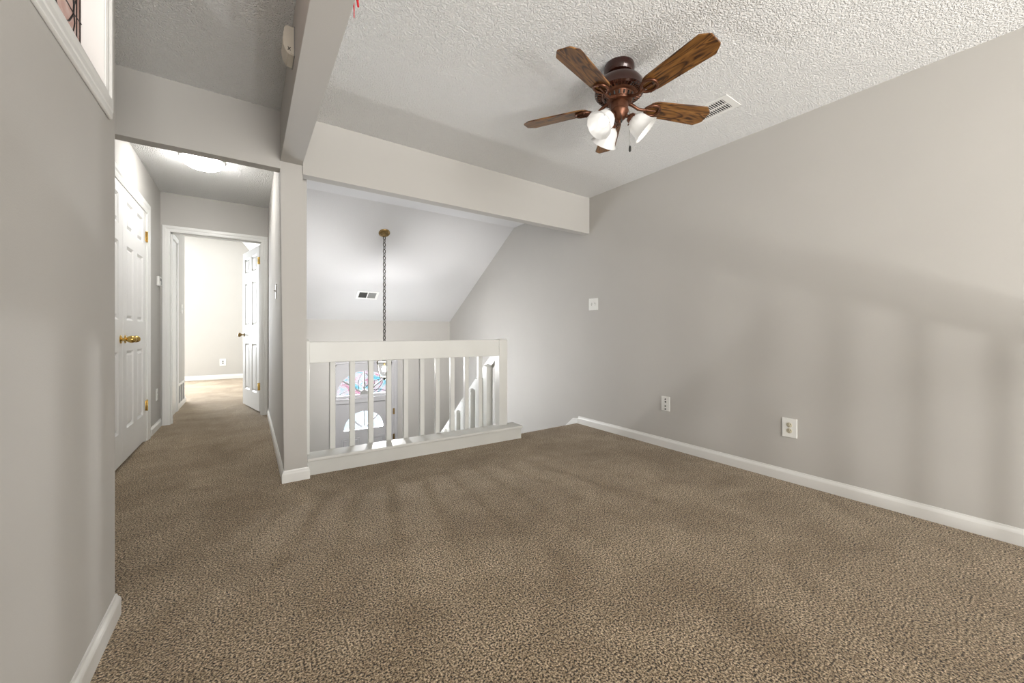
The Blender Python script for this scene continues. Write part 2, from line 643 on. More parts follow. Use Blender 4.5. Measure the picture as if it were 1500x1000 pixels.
bm = B()
casing(bm, 'x', XL, CY0 + .01, CY1 + .036, CZ - .01, .095, .018, 1)
for y0, y1 in ((CY0, CY0 + .012), (CY1 - .002, CY1 + .036)):
    box(bm, XL - .11, XL + .004, y0, y1, 0, CZ)
box(bm, XL - .11, XL + .004, CY0, CY1, CZ - .004, CZ)
struct('trim_closet', bm, 'white_trim', 'white casing round the closet doors in the hall', 'door trim')
bm = B()
casing(bm, 'y', YE, -.70, .123, 2.085, .066, .018, -1)
box(bm, OX0, -.70, YE - .004, YE + .124, 0, OZ)
box(bm, .123, OX1, YE - .004, YE + .124, 0, OZ)
box(bm, OX0, OX1, YE - .004, YE + .124, 2.085, OZ)
box(bm, -.70, -.688, YE + .04, YE + .075, 0, 2.085)
box(bm, .111, .123, YE + .03, YE + .065, 0, 2.085)
box(bm, -.70, .123, YE + .04, YE + .075, 2.073, 2.085)
struct('trim_bedroom_doorway', bm, 'white_trim', 'white casing and jambs of the bedroom doorway', 'door trim')
bm = B()
box(bm, -.78, -.738, 5.66, 6.413, 2.11, 2.176, .004)
box(bm, -.78, -.738, 6.34, 6.413, 0, 2.13, .004)
box(bm, -.80, -.752, 5.63, 6.35, 0, 2.11)
struct('trim_bedroom_side', bm, 'white_trim', 'white side door and its casing just inside the bedroom', 'door trim')

# ------------------------------------------------------------------ panelled doors


def door_slab(w, h, t, cols, rows):
    """six panel door in local x (width), y (thickness, centred), z"""
    bm = B()
    xs = [0] + [v for c in cols for v in c] + [w]
    for i in range(0, len(xs), 2):                       # stiles and mullion, full height
        box(bm, xs[i], xs[i + 1], -t / 2, t / 2, 0, h)
    zs = [0] + [v for r in rows for v in r] + [h]
    for c in cols:
        for i in range(0, len(zs), 2):
            box(bm, c[0], c[1], -t / 2, t / 2, zs[i], zs[i + 1])
    for c in cols:
        for r in rows:
            e, e2, g = .017, .040, t / 2 - .0125
            box(bm, c[0], c[1], -g, g, r[0], r[1])
            for s in (-1, 1):                             # sticking slope round the edge, then the raised field
                R = [(c[0], r[0], t / 2), (c[0] + e, r[0] + e, g)]
                def ring(dx, y):
                    return [bm.verts.new((x, s * y, z)) for x, z in ((c[0] + dx, r[0] + dx), (c[1] - dx, r[0] + dx), (c[1] - dx, r[1] - dx), (c[0] + dx, r[1] - dx))]
                r0, r1 = ring(0, t / 2), ring(e, g + .0005)
                r2, r3 = ring(e + .004, g + .0004), ring(e2, t / 2 - .002)
                for a, b2 in ((r0, r1), (r2, r3)):
                    for k in range(4):
                        bm.faces.new((a[k], a[(k + 1) % 4], b2[(k + 1) % 4], b2[k]))
                bm.faces.new(r3)
    return bm


def hinge(parent, loc, rot):
    bm = B()
    box(bm, -.034, .034, -.0025, .0025, -.045, .045, .001)
    for i in range(5):
        z = -.045 + .018 * i
        lathe(bm, [(.0065, z + .001), (.0065, z + .017)], 10, Matrix.Translation((0, -.006, 0)))
    lathe(bm, [(.004, -.050), (.006, -.046), (.006, .046), (.004, .052)], 10, Matrix.Translation((0, -.006, 0)))
    return obj('hinge', bm, 'brass', parent, 40, loc, rot)


def knob_bm(prof, n=24):
    bm = B()
    lathe(bm, prof, n)
    return bm


ROS = [(.0, 0), (.031, 0), (.031, .003), (.026, .007), (.014, .009)]
EGG = [(.011, .009), (.010, .026), (.013, .032), (.021, .040), (.026, .052), (.027, .062), (.023, .075), (.013, .084), (.0, .087)]
BALL = [(.012, .009), (.011, .028), (.018, .034), (.027, .044), (.029, .054), (.024, .064), (.012, .070), (0, .071)]

ROWS = [(.235, .835), (1.07, 1.645), (1.77, 1.99)]
LW = .764
LCOLS = [(.108, .317), (.447, .656)]
for k, (lab, y1) in enumerate((('far leaf of the white double closet doors, hinged by the bedroom end', 4.772), ('near leaf of the white double closet doors, partly behind the wall corner', 4.004))):
    d = tag(obj('door_%d' % (k + 1), door_slab(LW, 2.075, .035, LCOLS, ROWS), 'door_paint', None, None, (XL - .014, y1 - LW, .022), (0, 0, PI / 2)), lab, 'door', None, 'structure')
    # local x runs along +Y of the hall, local -y faces the hall
    kx = .060 if k == 0 else LW - .060
    kp = bm = B()
    lathe(bm, ROS + EGG, 28, Matrix.Rotation(PI / 2, 4, 'X'))
    obj('knob', bm, 'brass', d, 45, (kx, -.0175, .925))
    for z in ((.308, 1.85) if k == 0 else (.308, 1.85)):
        hinge(d, (LW + .004 if k == 0 else -.004, -.021, z), (0, 0, 0))

# open bedroom door
dw = .80
ang = math.atan2(6.4 - 5.64, -.065 - .1)
d = tag(obj('door_3', door_slab(dw, 2.045, .036, [(.115, .343), (.457, .685)], [(.215, .825), (1.06, 1.635), (1.76, 1.955)]), 'door_paint', None, None,
            (.100 + .018, 5.625, .025), (0, 0, ang)), 'white six panel bedroom door standing open at the end of the hall', 'door', None, 'structure')
bm = B()
lathe(bm, ROS + BALL, 24, Matrix.Rotation(-PI / 2, 4, 'X'))
lathe(bm, ROS + BALL, 24, Matrix.Translation((0, -.036, 0)) @ Matrix.Rotation(PI / 2, 4, 'X'))
obj('knob', bm, 'old_brass', d, 45, (dw - .065, .018, .94))
for z in (.305, 1.855):
    hinge(d, (-.004, 0, z), (0, 0, PI / 2))

# ------------------------------------------------------------------ stained glass window, near left wall
wd = thing('window_1', 'white framed stained glass window high in the near left wall', 'window', (XN, 0, 0), kind='structure')
bm = B()
cw, ct = .060, .014
prof = [(0, .35), (.12, .6), (.3, .6), (.42, 1), (.62, .8), (.9, .8), (1, .55), (1, 0), (0, 0)]
rings = []
for a, k in prof:
    o = a * cw
    pts = [(WY0 - o, WZ0 - o), (WY1 + o, WZ0 - o), (WY1 + o, WZ1 + o), (WY0 - o, WZ1 + o)]
    rings.append([bm.verts.new((ct * k, y, z)) for y, z in pts])
for i in range(len(rings)):
    for j in range(4):
        a, c = rings[i], rings[(i + 1) % len(rings)]
        bm.faces.new((a[j], c[j], c[(j + 1) % 4], a[(j + 1) % 4]))
obj('frame', bm, 'white_trim', wd)
bm = B()
box(bm, -.10, .002, WY0 - .001, WY0 + .006, WZ0, WZ1)
box(bm, -.10, .002, WY1 - .006, WY1 + .001, WZ0, WZ1)
box(bm, -.10, .002, WY0, WY1, WZ0 - .001, WZ0 + .006)
box(bm, -.10, .002, WY0, WY1, WZ1 - .006, WZ1 + .001)
obj('jamb', bm, 'white_trim', wd)
bm = B()
box(bm, 0, .011, WY0 - .06, WY1 + .048, WZ0 - cw - .024, WZ0 - cw + .001, .004)
obj('apron', bm, 'white_trim', wd)
gx = -.052
bm = B()
box(bm, gx - .003, gx + .003, WY0 + .006, WY1 - .006, WZ0 + .006, WZ1 - .006)
obj('pane', bm, 'pink_glass', wd)
bm = B()
x = gx + .005


def came(pts, r=.0015):
    tube(bm, [(x, y, z) for y, z in pts], r, 6)


def arc(cy, cz, ry, rz, a0, a1, n=14):
    return [(cy + ry * math.cos(math.radians(a0 + (a1 - a0) * i / n)), cz + rz * math.sin(math.radians(a0 + (a1 - a0) * i / n))) for i in range(n + 1)]


for yy in (WY1 - .022, WY1 - .050, WY0 + .022, WY0 + .050):
    came([(yy, WZ0), (yy, WZ1)])
for zz in (WZ0 + .012, WZ1 - .012):
    came([(WY0, zz), (WY1, zz)])
def sides(pts, rad=.0016):
    came(pts, rad)
    came([(WY0 + WY1 - y, z) for y, z in pts], rad)


u = [(1.50, 2.16), (1.505, 2.0), (1.535, 1.93), (1.575, 1.893), (1.615, 1.888), (1.655, 1.912), (1.690, 1.955), (1.694, 1.985), (1.684, 2.03), (1.65, 2.12)]
sides(u, .0022)
sides([(1.692, 1.958), (1.700, 1.935), (1.690, 1.907), (1.668, 1.875), (1.63, 1.845), (1.56, WZ0)])
sides([(1.45, 1.93), (1.641, 1.958), (1.692, 1.958), (WY1 - .010, 1.968)])
sides([(1.66, 2.05), (1.695, 1.985), (1.716, 2.02), (1.70, 2.15), (1.66, 2.24)])
sides([(1.50, 2.16), (1.44, 2.26), (1.30, 2.30), (1.20, 2.24), (1.16, 2.12), (1.20, 2.0), (1.30, 1.93), (1.45, 1.93)])
came([((WY0 + WY1) / 2, WZ0), ((WY0 + WY1) / 2, WZ1)])
obj('lead_came', bm, 'lead', wd, 60)

# ------------------------------------------------------------------ foyer front wall, door and transom
DX0, DX1 = 1.075, 1.945
TZ = .505


def arch_panel(bm, x0, x1, z0, z1, cx, cz, r, rz, y0, y1, n=24):
    """board with a half round hole"""
    def two(x, z):
        return bm.verts.new((x, y0, z)), bm.verts.new((x, y1, z))
    inner, outer = [], []
    for i in range(n + 1):
        a = PI * i / n
        c, s = math.cos(a), math.sin(a)
        inner.append(two(cx + r * c, cz + rz * s))
        # ray from the arc centre to the rectangle's edge
        tx = (x1 - cx) / c if c > 1e-6 else ((x0 - cx) / c if c < -1e-6 else 1e9)
        tz = (z1 - cz) / s if s > 1e-6 else 1e9
        t = min(tx, tz)
        outer.append(two(cx + t * c, cz + t * s))
    corner_r, corner_l = two(x1, z1), two(x0, z1)
    for i in range(n):
        a, b2, c2, d2 = inner[i], inner[i + 1], outer[i + 1], outer[i]
        same = abs(d2[0].co.x - c2[0].co.x) < 1e-6 or abs(d2[0].co.z - c2[0].co.z) < 1e-6
        for k in (0, 1):
            if same:
                bm.faces.new((a[k], b2[k], c2[k], d2[k]))
            else:
                co = corner_r if d2[0].co.x > cx else corner_l
                bm.faces.new((a[k], b2[k], c2[k], co[k], d2[k]))
        bm.faces.new((a[0], b2[0], b2[1], a[1]))
    if z0 < cz:
        box(bm, x0, x1, min(y0, y1), max(y0, y1), z0, cz)


bm = B()
box(bm, HX1, DX0, YF, YF + .14, ZF, 1.25)
box(bm, DX1, XR, YF, YF + .14, ZF, 1.25)
box(bm, DX0, DX1, YF, YF + .14, TZ, 1.25)
struct('wall_foyer_front', bm, 'wall', 'foyer wall around the front door and its fan light', 'wall')
bm = B()
casing(bm, 'y', YF, DX0 + .004, DX1 - .004, TZ - .004, .085, .022, -1, ZF)
box(bm, DX0, DX0 + .025, YF - .003, YF + .13, ZF, TZ)
box(bm, DX1 - .025, DX1, YF - .003, YF + .13, ZF, TZ)
box(bm, DX0, DX1, YF - .003, YF + .13, TZ - .025, TZ)
box(bm, DX0, DX1, YF - .012, YF + .12, -.105, -.045, .004)
box(bm, DX0, DX1, YF - .020, YF + .12, -.045, -.028, .004)
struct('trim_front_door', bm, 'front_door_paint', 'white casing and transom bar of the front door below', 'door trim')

wt = thing('window_2', 'half round stained glass fan light above the front door', 'window', (0, YF, 0), kind='structure')
bm = B()
arch_panel(bm, DX0 + .02, DX1 - .02, -.03, TZ - .02, 1.505, .015, .405, .375, .03, .06)
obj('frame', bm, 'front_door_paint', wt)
bm = B()
n = 28
pts = [(1.505 + .41 * math.cos(PI * i / n), .012 + .38 * math.sin(PI * i / n)) for i in range(n + 1)]
prism(bm, pts, 'y', .045, .050)
obj('pane', bm, 'stained_glass', wt)
bm = B()
for a in (38, 90, 142):
    ca, sa = math.cos(math.radians(a)), math.sin(math.radians(a))
    tube(bm, [(1.505 + .06 * ca, .040, .015 + .06 * sa), (1.505 + .405 * ca, .040, .015 + .375 * sa)], .012, 6)
lathe(bm, [(.065, -.008), (.065, .008)], 24, Matrix.Translation((1.505, .042, .018)) @ Matrix.Rotation(PI / 2, 4, 'X'))
obj('muntin', bm, 'damper', wt, 40)
bm = B()
rr = random.Random(3)
for s in range(4):
    a0 = [4, 42, 94, 146][s]
    a1 = [34, 86, 138, 176][s]
    for k in range(3):
        pl = []
        for j in range(9):
            t = j / 8
            a = math.radians(a0 + (a1 - a0) * (t if k != 1 else 1 - t))
            rd = .10 + .26 * (t ** (1 + .4 * k)) if k < 2 else .20 + .07 * math.sin(t * PI * 2)
            pl.append((1.505 + rd * math.cos(a), .041, .015 + rd * .93 * math.sin(a)))
        tube(bm, pl, .004, 5)
obj('lead_came', bm, 'lead', wt, 60)

dr = thing('door_4', 'white front door with a half round window, seen below through the railing', 'door', (0, YF + .035, 0), kind='structure')
bm = B()
arch_panel(bm, DX0 + .027, DX1 - .027, ZF + .01, -.108, 1.505, -.535, .300, .285, 0, .045)
for px0, px1 in ((1.17, 1.44), (1.57, 1.84)):
    for z0, z1 in ((-1.25, -.66), (-2.0, -1.38)):
        for dx, yy in ((0, -.006), (.03, -.010)):
            for a in ((px0 + dx, px1 - dx, z0 + dx, z0 + dx + .012), (px0 + dx, px1 - dx, z1 - dx - .012, z1 - dx)):
                box(bm, a[0], a[1], yy, .004, a[2], a[3], .003, 1)
            for a in ((px0 + dx, px0 + dx + .012), (px1 - dx - .012, px1 - dx)):
                box(bm, a[0], a[1], yy, .004, z0 + dx, z1 - dx, .003, 1)
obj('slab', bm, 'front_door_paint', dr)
bm = B()
pts = [(1.505 + .305 * math.cos(PI * i / n), -.54 + .29 * math.sin(PI * i / n)) for i in range(n + 1)]
prism(bm, pts, 'y', .020, .025)
obj('pane', bm, 'fan_glass', dr)
bm = B()
for a in (45, 90, 135):
    ca, sa = math.cos(math.radians(a)), math.sin(math.radians(a))
    tube(bm, [(1.505 + .05 * ca, .016, -.535 + .05 * sa), (1.505 + .30 * ca, .016, -.535 + .285 * sa)], .014, 6)
obj('muntin', bm, 'front_door_paint', dr, 40)
for z in (-.30, -.72, -1.9):
    bm = B()
    box(bm, -.012, .022, -.055, -.03, -.05, .05, .003)
    obj('hinge', bm, 'old_brass', dr, None, (DX1 + .012, 0, z))

# ------------------------------------------------------------------ loft railing
TH = math.radians(-2.604)
rl = thing('loft_railing', 'white wooden guard railing with flat top board and square balusters beside the post', 'railing', (.353, 2.989, 0), (0, 0, TH))
bm = B()
box(bm, -.026, 1.762, 0, .155, 0, .097)
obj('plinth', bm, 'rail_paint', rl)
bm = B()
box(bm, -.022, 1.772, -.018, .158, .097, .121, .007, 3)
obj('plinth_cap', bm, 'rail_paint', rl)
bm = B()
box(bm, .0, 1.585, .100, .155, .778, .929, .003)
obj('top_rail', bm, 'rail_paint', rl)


def post_bm(w, d, z0, z1, cap=.012):
    bm = B()
    box(bm, -w / 2, w / 2, -d / 2, d / 2, z0, z1 - cap, .003)
    vs = [bm.verts.new((sx * w / 2, sy * d / 2, z1 - cap - .001)) for sx, sy in ((-1, -1), (1, -1), (1, 1), (-1, 1))]
    vt = [bm.verts.new((sx * (w / 2 - .010), sy * (d / 2 - .010), z1)) for sx, sy in ((-1, -1), (1, -1), (1, 1), (-1, 1))]
    bm.faces.new(vt)
    for i in range(4):
        bm.faces.new((vs[i], vs[(i + 1) % 4], vt[(i + 1) % 4], vt[i]))
    return bm


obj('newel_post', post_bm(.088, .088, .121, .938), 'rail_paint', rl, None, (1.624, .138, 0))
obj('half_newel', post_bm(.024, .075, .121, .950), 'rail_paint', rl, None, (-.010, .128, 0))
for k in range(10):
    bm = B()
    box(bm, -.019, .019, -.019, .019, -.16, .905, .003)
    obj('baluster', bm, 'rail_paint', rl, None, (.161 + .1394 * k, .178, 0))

# railing and hanging globe lamp behind the viewer; they throw the soft bars of shade on the right wall
bm = B()
box(bm, XN + .005, XR - .005, YRK - .03, YRK + .03, .78, .93, .003)
for k in range(23):
    x = 2.441 + .139 * (3 - k)
    box(bm, x - .019, x + .019, YRK - .055, YRK - .031, 0.0, .90)
struct('trim_back_railing', bm, 'rail_paint', 'white guard railing behind the viewer, out of view', 'railing')
bm = B()
lathe(bm, [(.0, -.09), (.055, -.07), (.085, -.02), (.085, .03), (.05, .075), (.02, .09)], 24, Matrix.Translation((1.10, -2.5, -.06)))
struct('trim_globe_lamp', bm, 'globe_glow', 'lit globe of a hanging lamp in the lower room, out of view', 'lamp', 60)
bm = B()
tube(bm, [(1.10, -2.5, .02), (1.10, -2.5, ZC)], .006, 8)
struct('trim_globe_lamp_rod', bm, 'old_brass', 'rod of the hanging lamp in the lower room, out of view', 'lamp', 60)

# ------------------------------------------------------------------ stair and stair railing
bm = B()
NR, RUN = 12, .208
RISE = -ZF / NR
for i in range(NR - 1):
    y0 = 3.04 + RUN * i
    z = -RISE * (i + 1)
    box(bm, 2.06, XR - .02, y0, y0 + RUN + .02, z - .9 if z - .9 > ZF else ZF, z, .012)
st = struct('staircase', bm, 'carpet', 'carpeted flight of stairs going down from the loft along the right wall', 'stairs')
SLP = -.853
bm = B()
prism(bm, [(3.02, .055), (3.10, .045), (3.10 + 2.4, .045 + 2.4 * SLP), (3.10 + 2.4, .045 + 2.4 * SLP - .30), (3.04, -.25), (3.02, -.05)], 'x', XR - .018, XR)
struct('trim_stair', bm, 'white_trim', 'white sloping skirt board where the right wall drops to the stairs', 'stair trim')

sr = thing('stair_railing', 'white sloping stair railing seen beyond the loft balusters', 'railing', (1.995, 3.15, 0))
L = 2.19


def zt(y):
    return .844 + SLP * y


bm = B()
prism(bm, [(0, zt(0)), (L, zt(L)), (L, zt(L) - .115), (0, zt(0) - .115)], 'x', -.018, .020)
obj('hand_rail', bm, 'rail_paint', sr)
bm = B()
prism(bm, [(0.02, zt(0) - .82), (L, zt(L) - .84), (L, zt(L) - 1.12), (0.02, zt(0) - 1.06)], 'x', -.015, .055)
obj('stringer', bm, 'rail_paint', sr)


def pointed(w, z0, z1, tip=.028):
    bm = B()
    h = w / 2
    lo = [bm.verts.new((sx * h, sy * h, z0)) for sx, sy in ((-1, -1), (1, -1), (1, 1), (-1, 1))]
    up = [bm.verts.new((sx * h, sy * h, z1 - tip)) for sx, sy in ((-1, -1), (1, -1), (1, 1), (-1, 1))]
    ap = bm.verts.new((0, 0, z1))
    bm.faces.new(lo)
    for i in range(4):
        j = (i + 1) % 4
        bm.faces.new((lo[i], lo[j], up[j], up[i]))
        bm.faces.new((up[i], up[j], ap))
    return bm


for k in range(12):
    y = .08 + .165 * k
    obj('baluster', pointed(.068, zt(y) - .97, zt(y) - .085), 'rail_paint', sr, None, (-.053, y, 0))
obj('newel_post', post_bm(.09, .09, ZF, zt(L) + .12, .02), 'rail_paint', sr, None, (0, L + .04, 0))

# ------------------------------------------------------------------ pendant lantern in the foyer
PX, PY = 1.339, 4.64
pz = ZC + SL * (PY - YK)
pl = thing('pendant_lantern', 'lit brass and glass lantern on a long chain from the sloping ceiling', 'pendant lamp', (PX, PY, pz))
tilt = Matrix.Rotation(math.atan(-SL) * -1, 4, 'X')
bm = B()
lathe(bm, [(.066, .004), (.066, -.006), (.060, -.012), (.053, -.010), (.048, -.012), (.044, -.024), (.036, -.026), (.030, -.022), (.022, -.026), (.016, -.044), (.012, -.052), (0, -.054)], 32, tilt)
obj('canopy', bm, 'old_brass', pl, 35)
zl = .86 - pz                                     # top loop of the lantern
bm = B()
z = -.040
k = 0
ln, wdth, wr = .052, .028, .0050
while z > zl + .01:
    pts = []
    for i in range(14):
        a = 2 * PI * i / 14
        u = wdth / 2 * math.cos(a)
        w_ = (ln / 2 - .005) * (1 if math.sin(a) > 0 else -1) * abs(math.sin(a)) ** .6
        pts.append((u, 0, w_) if k % 2 == 0 else (0, u, w_))
    ra = .35
    pts = [(p[0] * math.cos(ra) - p[1] * math.sin(ra), p[0] * math.sin(ra) + p[1] * math.cos(ra), p[2] + z - ln / 2 + .004) for p in pts]
    tube(bm, pts, wr, 6, True)
    z -= ln - .012
    k += 1
obj('chain', bm, 'chain', pl, 60)
bm = B()
z0, z1 = .460 - pz, .640 - pz
rt, rb = .116, .068
RZ = Matrix.Rotation(math.radians(29), 4, 'Z')


def ring4(r, z, n=4):
    return [RZ @ Vector((r * math.cos(2 * PI * i / n), r * math.sin(2 * PI * i / n), z)) for i in range(n)]


top, bot = ring4(rt, z1), ring4(rb, z0)
for i in range(4):
    tube(bm, [top[i], bot[i]], .0045, 6)
    tube(bm, [top[i], top[(i + 1) % 4]], .006, 6)
    tube(bm, [bot[i], bot[(i + 1) % 4]], .0055, 6)
lathe(bm, [(.05, z0 - .004), (.035, z0 - .014), (.012, z0 - .022), (.008, z0 - .036), (0, z0 - .040)], 12)
lathe(bm, [(.016, z1 + .0), (.030, z1 + .012), (.034, z1 + .020), (.022, z1 + .030), (.010, z1 + .045), (.007, z1 + .10), (.012, z1 + .11), (.012, z1 + .125), (.006, z1 + .14), (.006, z1 + .19)], 16, RZ)
for i in range(4):
    q = top[i]
    tube(bm, [q, Vector((q.x * .75, q.y * .75, z1 + .035)), Vector((q.x * .3, q.y * .3, z1 + .075)), Vector((0, 0, z1 + .105))], .0038, 6)
tube(bm, [(.016 * math.cos(a / 10 * 2 * PI), 0, zl - .012 + .016 * math.sin(a / 10 * 2 * PI)) for a in range(10)], .003, 6, True)
obj('lantern_frame', bm, 'chain', pl, 30)
bm = B()
gt, gb = ring4(rt - .003, z1), ring4(rb - .003, z0)
for i in range(4):
    j = (i + 1) % 4
    bm.faces.new([bm.verts.new(p) for p in (gt[i], gt[j], gb[j], gb[i])])
obj('glass_panel', bm, 'clear_glass', pl)
bm = B()
lathe(bm, [(.012, z1 + .004), (.012, z1 - .05)], 12)
obj('socket', bm, 'old_brass', pl, 30)
bm = B()
zb = z1 - .085
lathe(bm, [(.010, zb + .036), (.020, zb + .022), (.027, zb), (.020, zb - .020), (0, zb - .028)], 18)
obj('bulb', bm, 'lantern_bulb', pl, 80)

# ------------------------------------------------------------------ ceiling fan
FX, FY = 1.636, 1.355
fan = thing('ceiling_fan', 'five blade oak and dark bronze ceiling fan with three lit glass shades', 'ceiling fan', (FX, FY, ZC))


def Z(z):
    return z - ZC


bm = B()
lathe(bm, [(.078, 0), (.080, -.006), (.079, -.030), (.070, -.046), (.050, -.054), (.036, -.060), (.036, -.090)], 48)
obj('canopy', bm, 'mahogany', fan, 35)
bm = B()
lathe(bm, [(.03, Z(2.352)), (.085, Z(2.350)), (.112, Z(2.338)), (.126, Z(2.318)), (.130, Z(2.296)), (.128, Z(2.280)), (.120, Z(2.272)), (.112, Z(2.272)),
           (.106, Z(2.276)), (.066, Z(2.262)), (.060, Z(2.256))], 60)
obj('motor_housing', bm, 'mahogany', fan, 30)
bm = B()
lathe(bm, [(.092, Z(2.276)), (.094, Z(2.270)), (.088, Z(2.264)), (.078, Z(2.262)), (.066, Z(2.240)), (.068, Z(2.236)), (.064, Z(2.230)), (.050, Z(2.228)),
           (.034, Z(2.226)), (.032, Z(2.218))], 60)
obj('vent_ring', bm, 'bronze', fan, 35)
for i in range(18):                               # dark slots round the cone
    R = Matrix.Rotation(2 * PI * i / 18, 4, 'Z')
    bm = B()
    tube(bm, [R @ Vector((.0765, 0, Z(2.2575))), R @ Vector((.0680, 0, Z(2.2425)))], .0045, 8)
    obj('vent_slot', bm, 'dark', fan, 50)
bm = B()
for i in range(40):
    R = Matrix.Rotation(2 * PI * i / 40, 4, 'Z')
    tube(bm, [R @ Vector((.126, 0, Z(2.279))), R @ Vector((.113, 0, Z(2.272))), R @ Vector((.094, 0, Z(2.271)))], .0028, 6)
obj('underside_rib', bm, 'bronze', fan, 50)
bm = B()
lathe(bm, [(.030, Z(2.236)), (.046, Z(2.232)), (.048, Z(2.222)), (.046, Z(2.190)), (.049, Z(2.186)), (.049, Z(2.178)), (.043, Z(2.168)), (.036, Z(2.150)),
           (.022, Z(2.138)), (.010, Z(2.132)), (.009, Z(2.124)), (0, Z(2.120))], 40)
for a in (-150, -30, 90):                          # small screws
    r = math.radians(a)
    lathe(bm, [(.004, -.002), (.004, .003), (0, .004)], 10, Matrix.Translation((.046 * math.cos(r), .046 * math.sin(r), Z(2.208))) @ Matrix.Rotation(r, 4, 'Z') @ Matrix.Rotation(PI / 2, 4, 'Y'))
obj('switch_housing', bm, 'bronze', fan, 35)

# blade: local x outwards; shaped outline with rounded root and clipped tip


def blade_bm():
    bm = B()
    out = []
    r0, r1 = .165, .538
    half = lambda x: .052 + (.066 - .052) * (x - r0) / (r1 - r0)
    root = [(r0 + .052 - .052 * math.cos(t), .052 * math.sin(t)) for t in [PI / 2 * i / 6 for i in range(7)]]   # quarter round up to the edge
    top = root[:]
    top += [(r1 - .045, half(r1)), (r1 - .038, half(r1) - .001), (r1 - .006, .040), (r1, .032)]
    pts = top + [(x, -y) for x, y in reversed(top)]
    cl = []
    for p in pts:
        if not cl or (abs(p[0] - cl[-1][0]) + abs(p[1] - cl[-1][1])) > 1e-4:
            cl.append(p)
    prism(bm, cl, 'z', -.0035, .0035)
    bmesh.ops.bevel(bm, geom=[e for e in bm.edges if abs(e.verts[0].co.z - e.verts[1].co.z) < 1e-5 and len(e.link_faces) == 2], offset=.0012, segments=1, affect='EDGES')
    return bm


def iron_bm():
    """arm from the motor with a curved loop under the blade root"""
    bm = B()
    arm = [(.050, .0, .020), (.080, 0, .006), (.110, 0, -.012), (.135, .0, -.014), (.160, .0, -.010)]
    tube(bm, arm, [.011, .009, .008, .008, .008], 10)
    loop = []
    for i in range(22):
        a = 2 * PI * i / 22
        loop.append((.195 + .042 * math.cos(a), .034 * math.sin(a) * (1 + .15 * math.cos(a)), -.009))
    tube(bm, loop, .0075, 8, True)
    tube(bm, [(.155, 0, -.010), (.215, 0, -.010)], .0055, 8)
    for p in ((.237, 0), (.185, .032), (.185, -.032)):
        lathe(bm, [(0, -.019), (.005, -.017), (.006, -.013), (.006, -.002)], 10, Matrix.Translation((p[0], p[1], 0)))
    return bm


blade0 = iron0 = None
for k in range(5):
    a = math.radians(-166.0 + 72 * k)
    rot = (math.radians(-13), 0, a)
    if k == 0:
        iron0 = obj('blade_iron', iron_bm(), 'bronze', fan, 50)
        blade0 = obj('blade', blade_bm(), 'oak', fan)
        o1, o2 = iron0, blade0
    else:
        o1, o2 = iron0.copy(), blade0.copy()
        COL.objects.link(o1)
        COL.objects.link(o2)
        o1.parent = o2.parent = fan
    for o in (o1, o2):
        o.location = (0, 0, Z(2.222))
        o.rotation_euler = rot

# three light arms, shades and bulbs
for k, a in enumerate((-42, 173, 78)):
    r = math.radians(a)
    Rz = Matrix.Rotation(r, 4, 'Z')
    bm = B()
    pts = [Rz @ Vector(p) for p in ((.030, 0, Z(2.158)), (.046, 0, Z(2.156)), (.058, 0, Z(2.150)))]
    tube(bm, pts, .009, 10)
    axis = Matrix.Translation(Rz @ Vector((.056, 0, Z(2.152)))) @ Rz @ Matrix.Rotation(math.radians(90 + 43), 4, 'Y')   # local +z points outwards and down
    lathe(bm, [(.012, -.008), (.024, 0), (.027, .012), (.027, .026), (.022, .028)], 24, axis)
    for t in range(3):
        q = axis @ Matrix.Rotation(t * 2 * PI / 3 + .4, 4, 'Z')
        lathe(bm, [(.0032, .024), (.0032, .036), (0, .038)], 8, q @ Matrix.Translation((0, 0, .019)) @ Matrix.Rotation(PI / 2, 4, 'Y'))
    obj('light_arm', bm, 'bronze', fan, 40)
    bm = B()
    prof = [(.025, .014), (.030, .024), (.044, .036), (.052, .052), (.055, .072), (.058, .088), (.064, .102), (.074, .114)]
    lathe(bm, prof, 48, axis, False, lambda an, z: 1 + .012 * math.cos(12 * an))
    lathe(bm, [(p[0] - .0035, p[1] + .002) for p in prof], 48, axis, False, lambda an, z: 1 + .012 * math.cos(12 * an))
    sh = obj('lamp_shade', bm, 'shade', fan, 60)
    bm = B()
    lathe(bm, [(.010, .028), (.012, .040), (.021, .052), (.026, .068), (.024, .082), (.014, .093), (0, .096)], 20, axis)
    obj('bulb', bm, 'fan_bulb', fan, 80)
bm = B()
tube(bm, [(.040, -.028, Z(2.196)), (.046, -.032, Z(2.186)), (.047, -.033, Z(2.0))], .0014, 6)
pc = obj('pull_chain', bm, 'nickel', fan, 60)
bm = B()
lathe(bm, [(.002, Z(2.002)), (.006, Z(1.994)), (.0065, Z(1.975)), (.003, Z(1.968)), (0, Z(1.967))], 12, Matrix.Translation((.047, -.033, 0)))
obj('fob', bm, 'dark', pc, 40)
bm = B()
tube(bm, [(-.030, -.036, Z(2.150)), (-.031, -.040, Z(2.115))], .0014, 6)
lathe(bm, [(.002, Z(2.116)), (.005, Z(2.110)), (.005, Z(2.100)), (0, Z(2.096))], 10, Matrix.Translation((-.031, -.040, 0)))
pc2 = obj('pull_chain', bm, 'dark', fan, 60)

# ------------------------------------------------------------------ flush hall light
hl = thing('flush_ceiling_light', 'lit white glass dome light on the hall ceiling', 'ceiling light', (-.33, 4.24, ZH))
bm = B()
lathe(bm, [(.155, 0), (.155, -.016), (.150, -.020), (.13, -.020)], 40)
obj('base_plate', bm, 'white_trim', hl, 35)
bm = B()
lathe(bm, [(.148, -.020), (.146, -.036), (.132, -.056), (.104, -.074), (.064, -.085), (.0, -.089)], 40)
obj('glass_dome', bm, 'dome_glow', hl, 60)

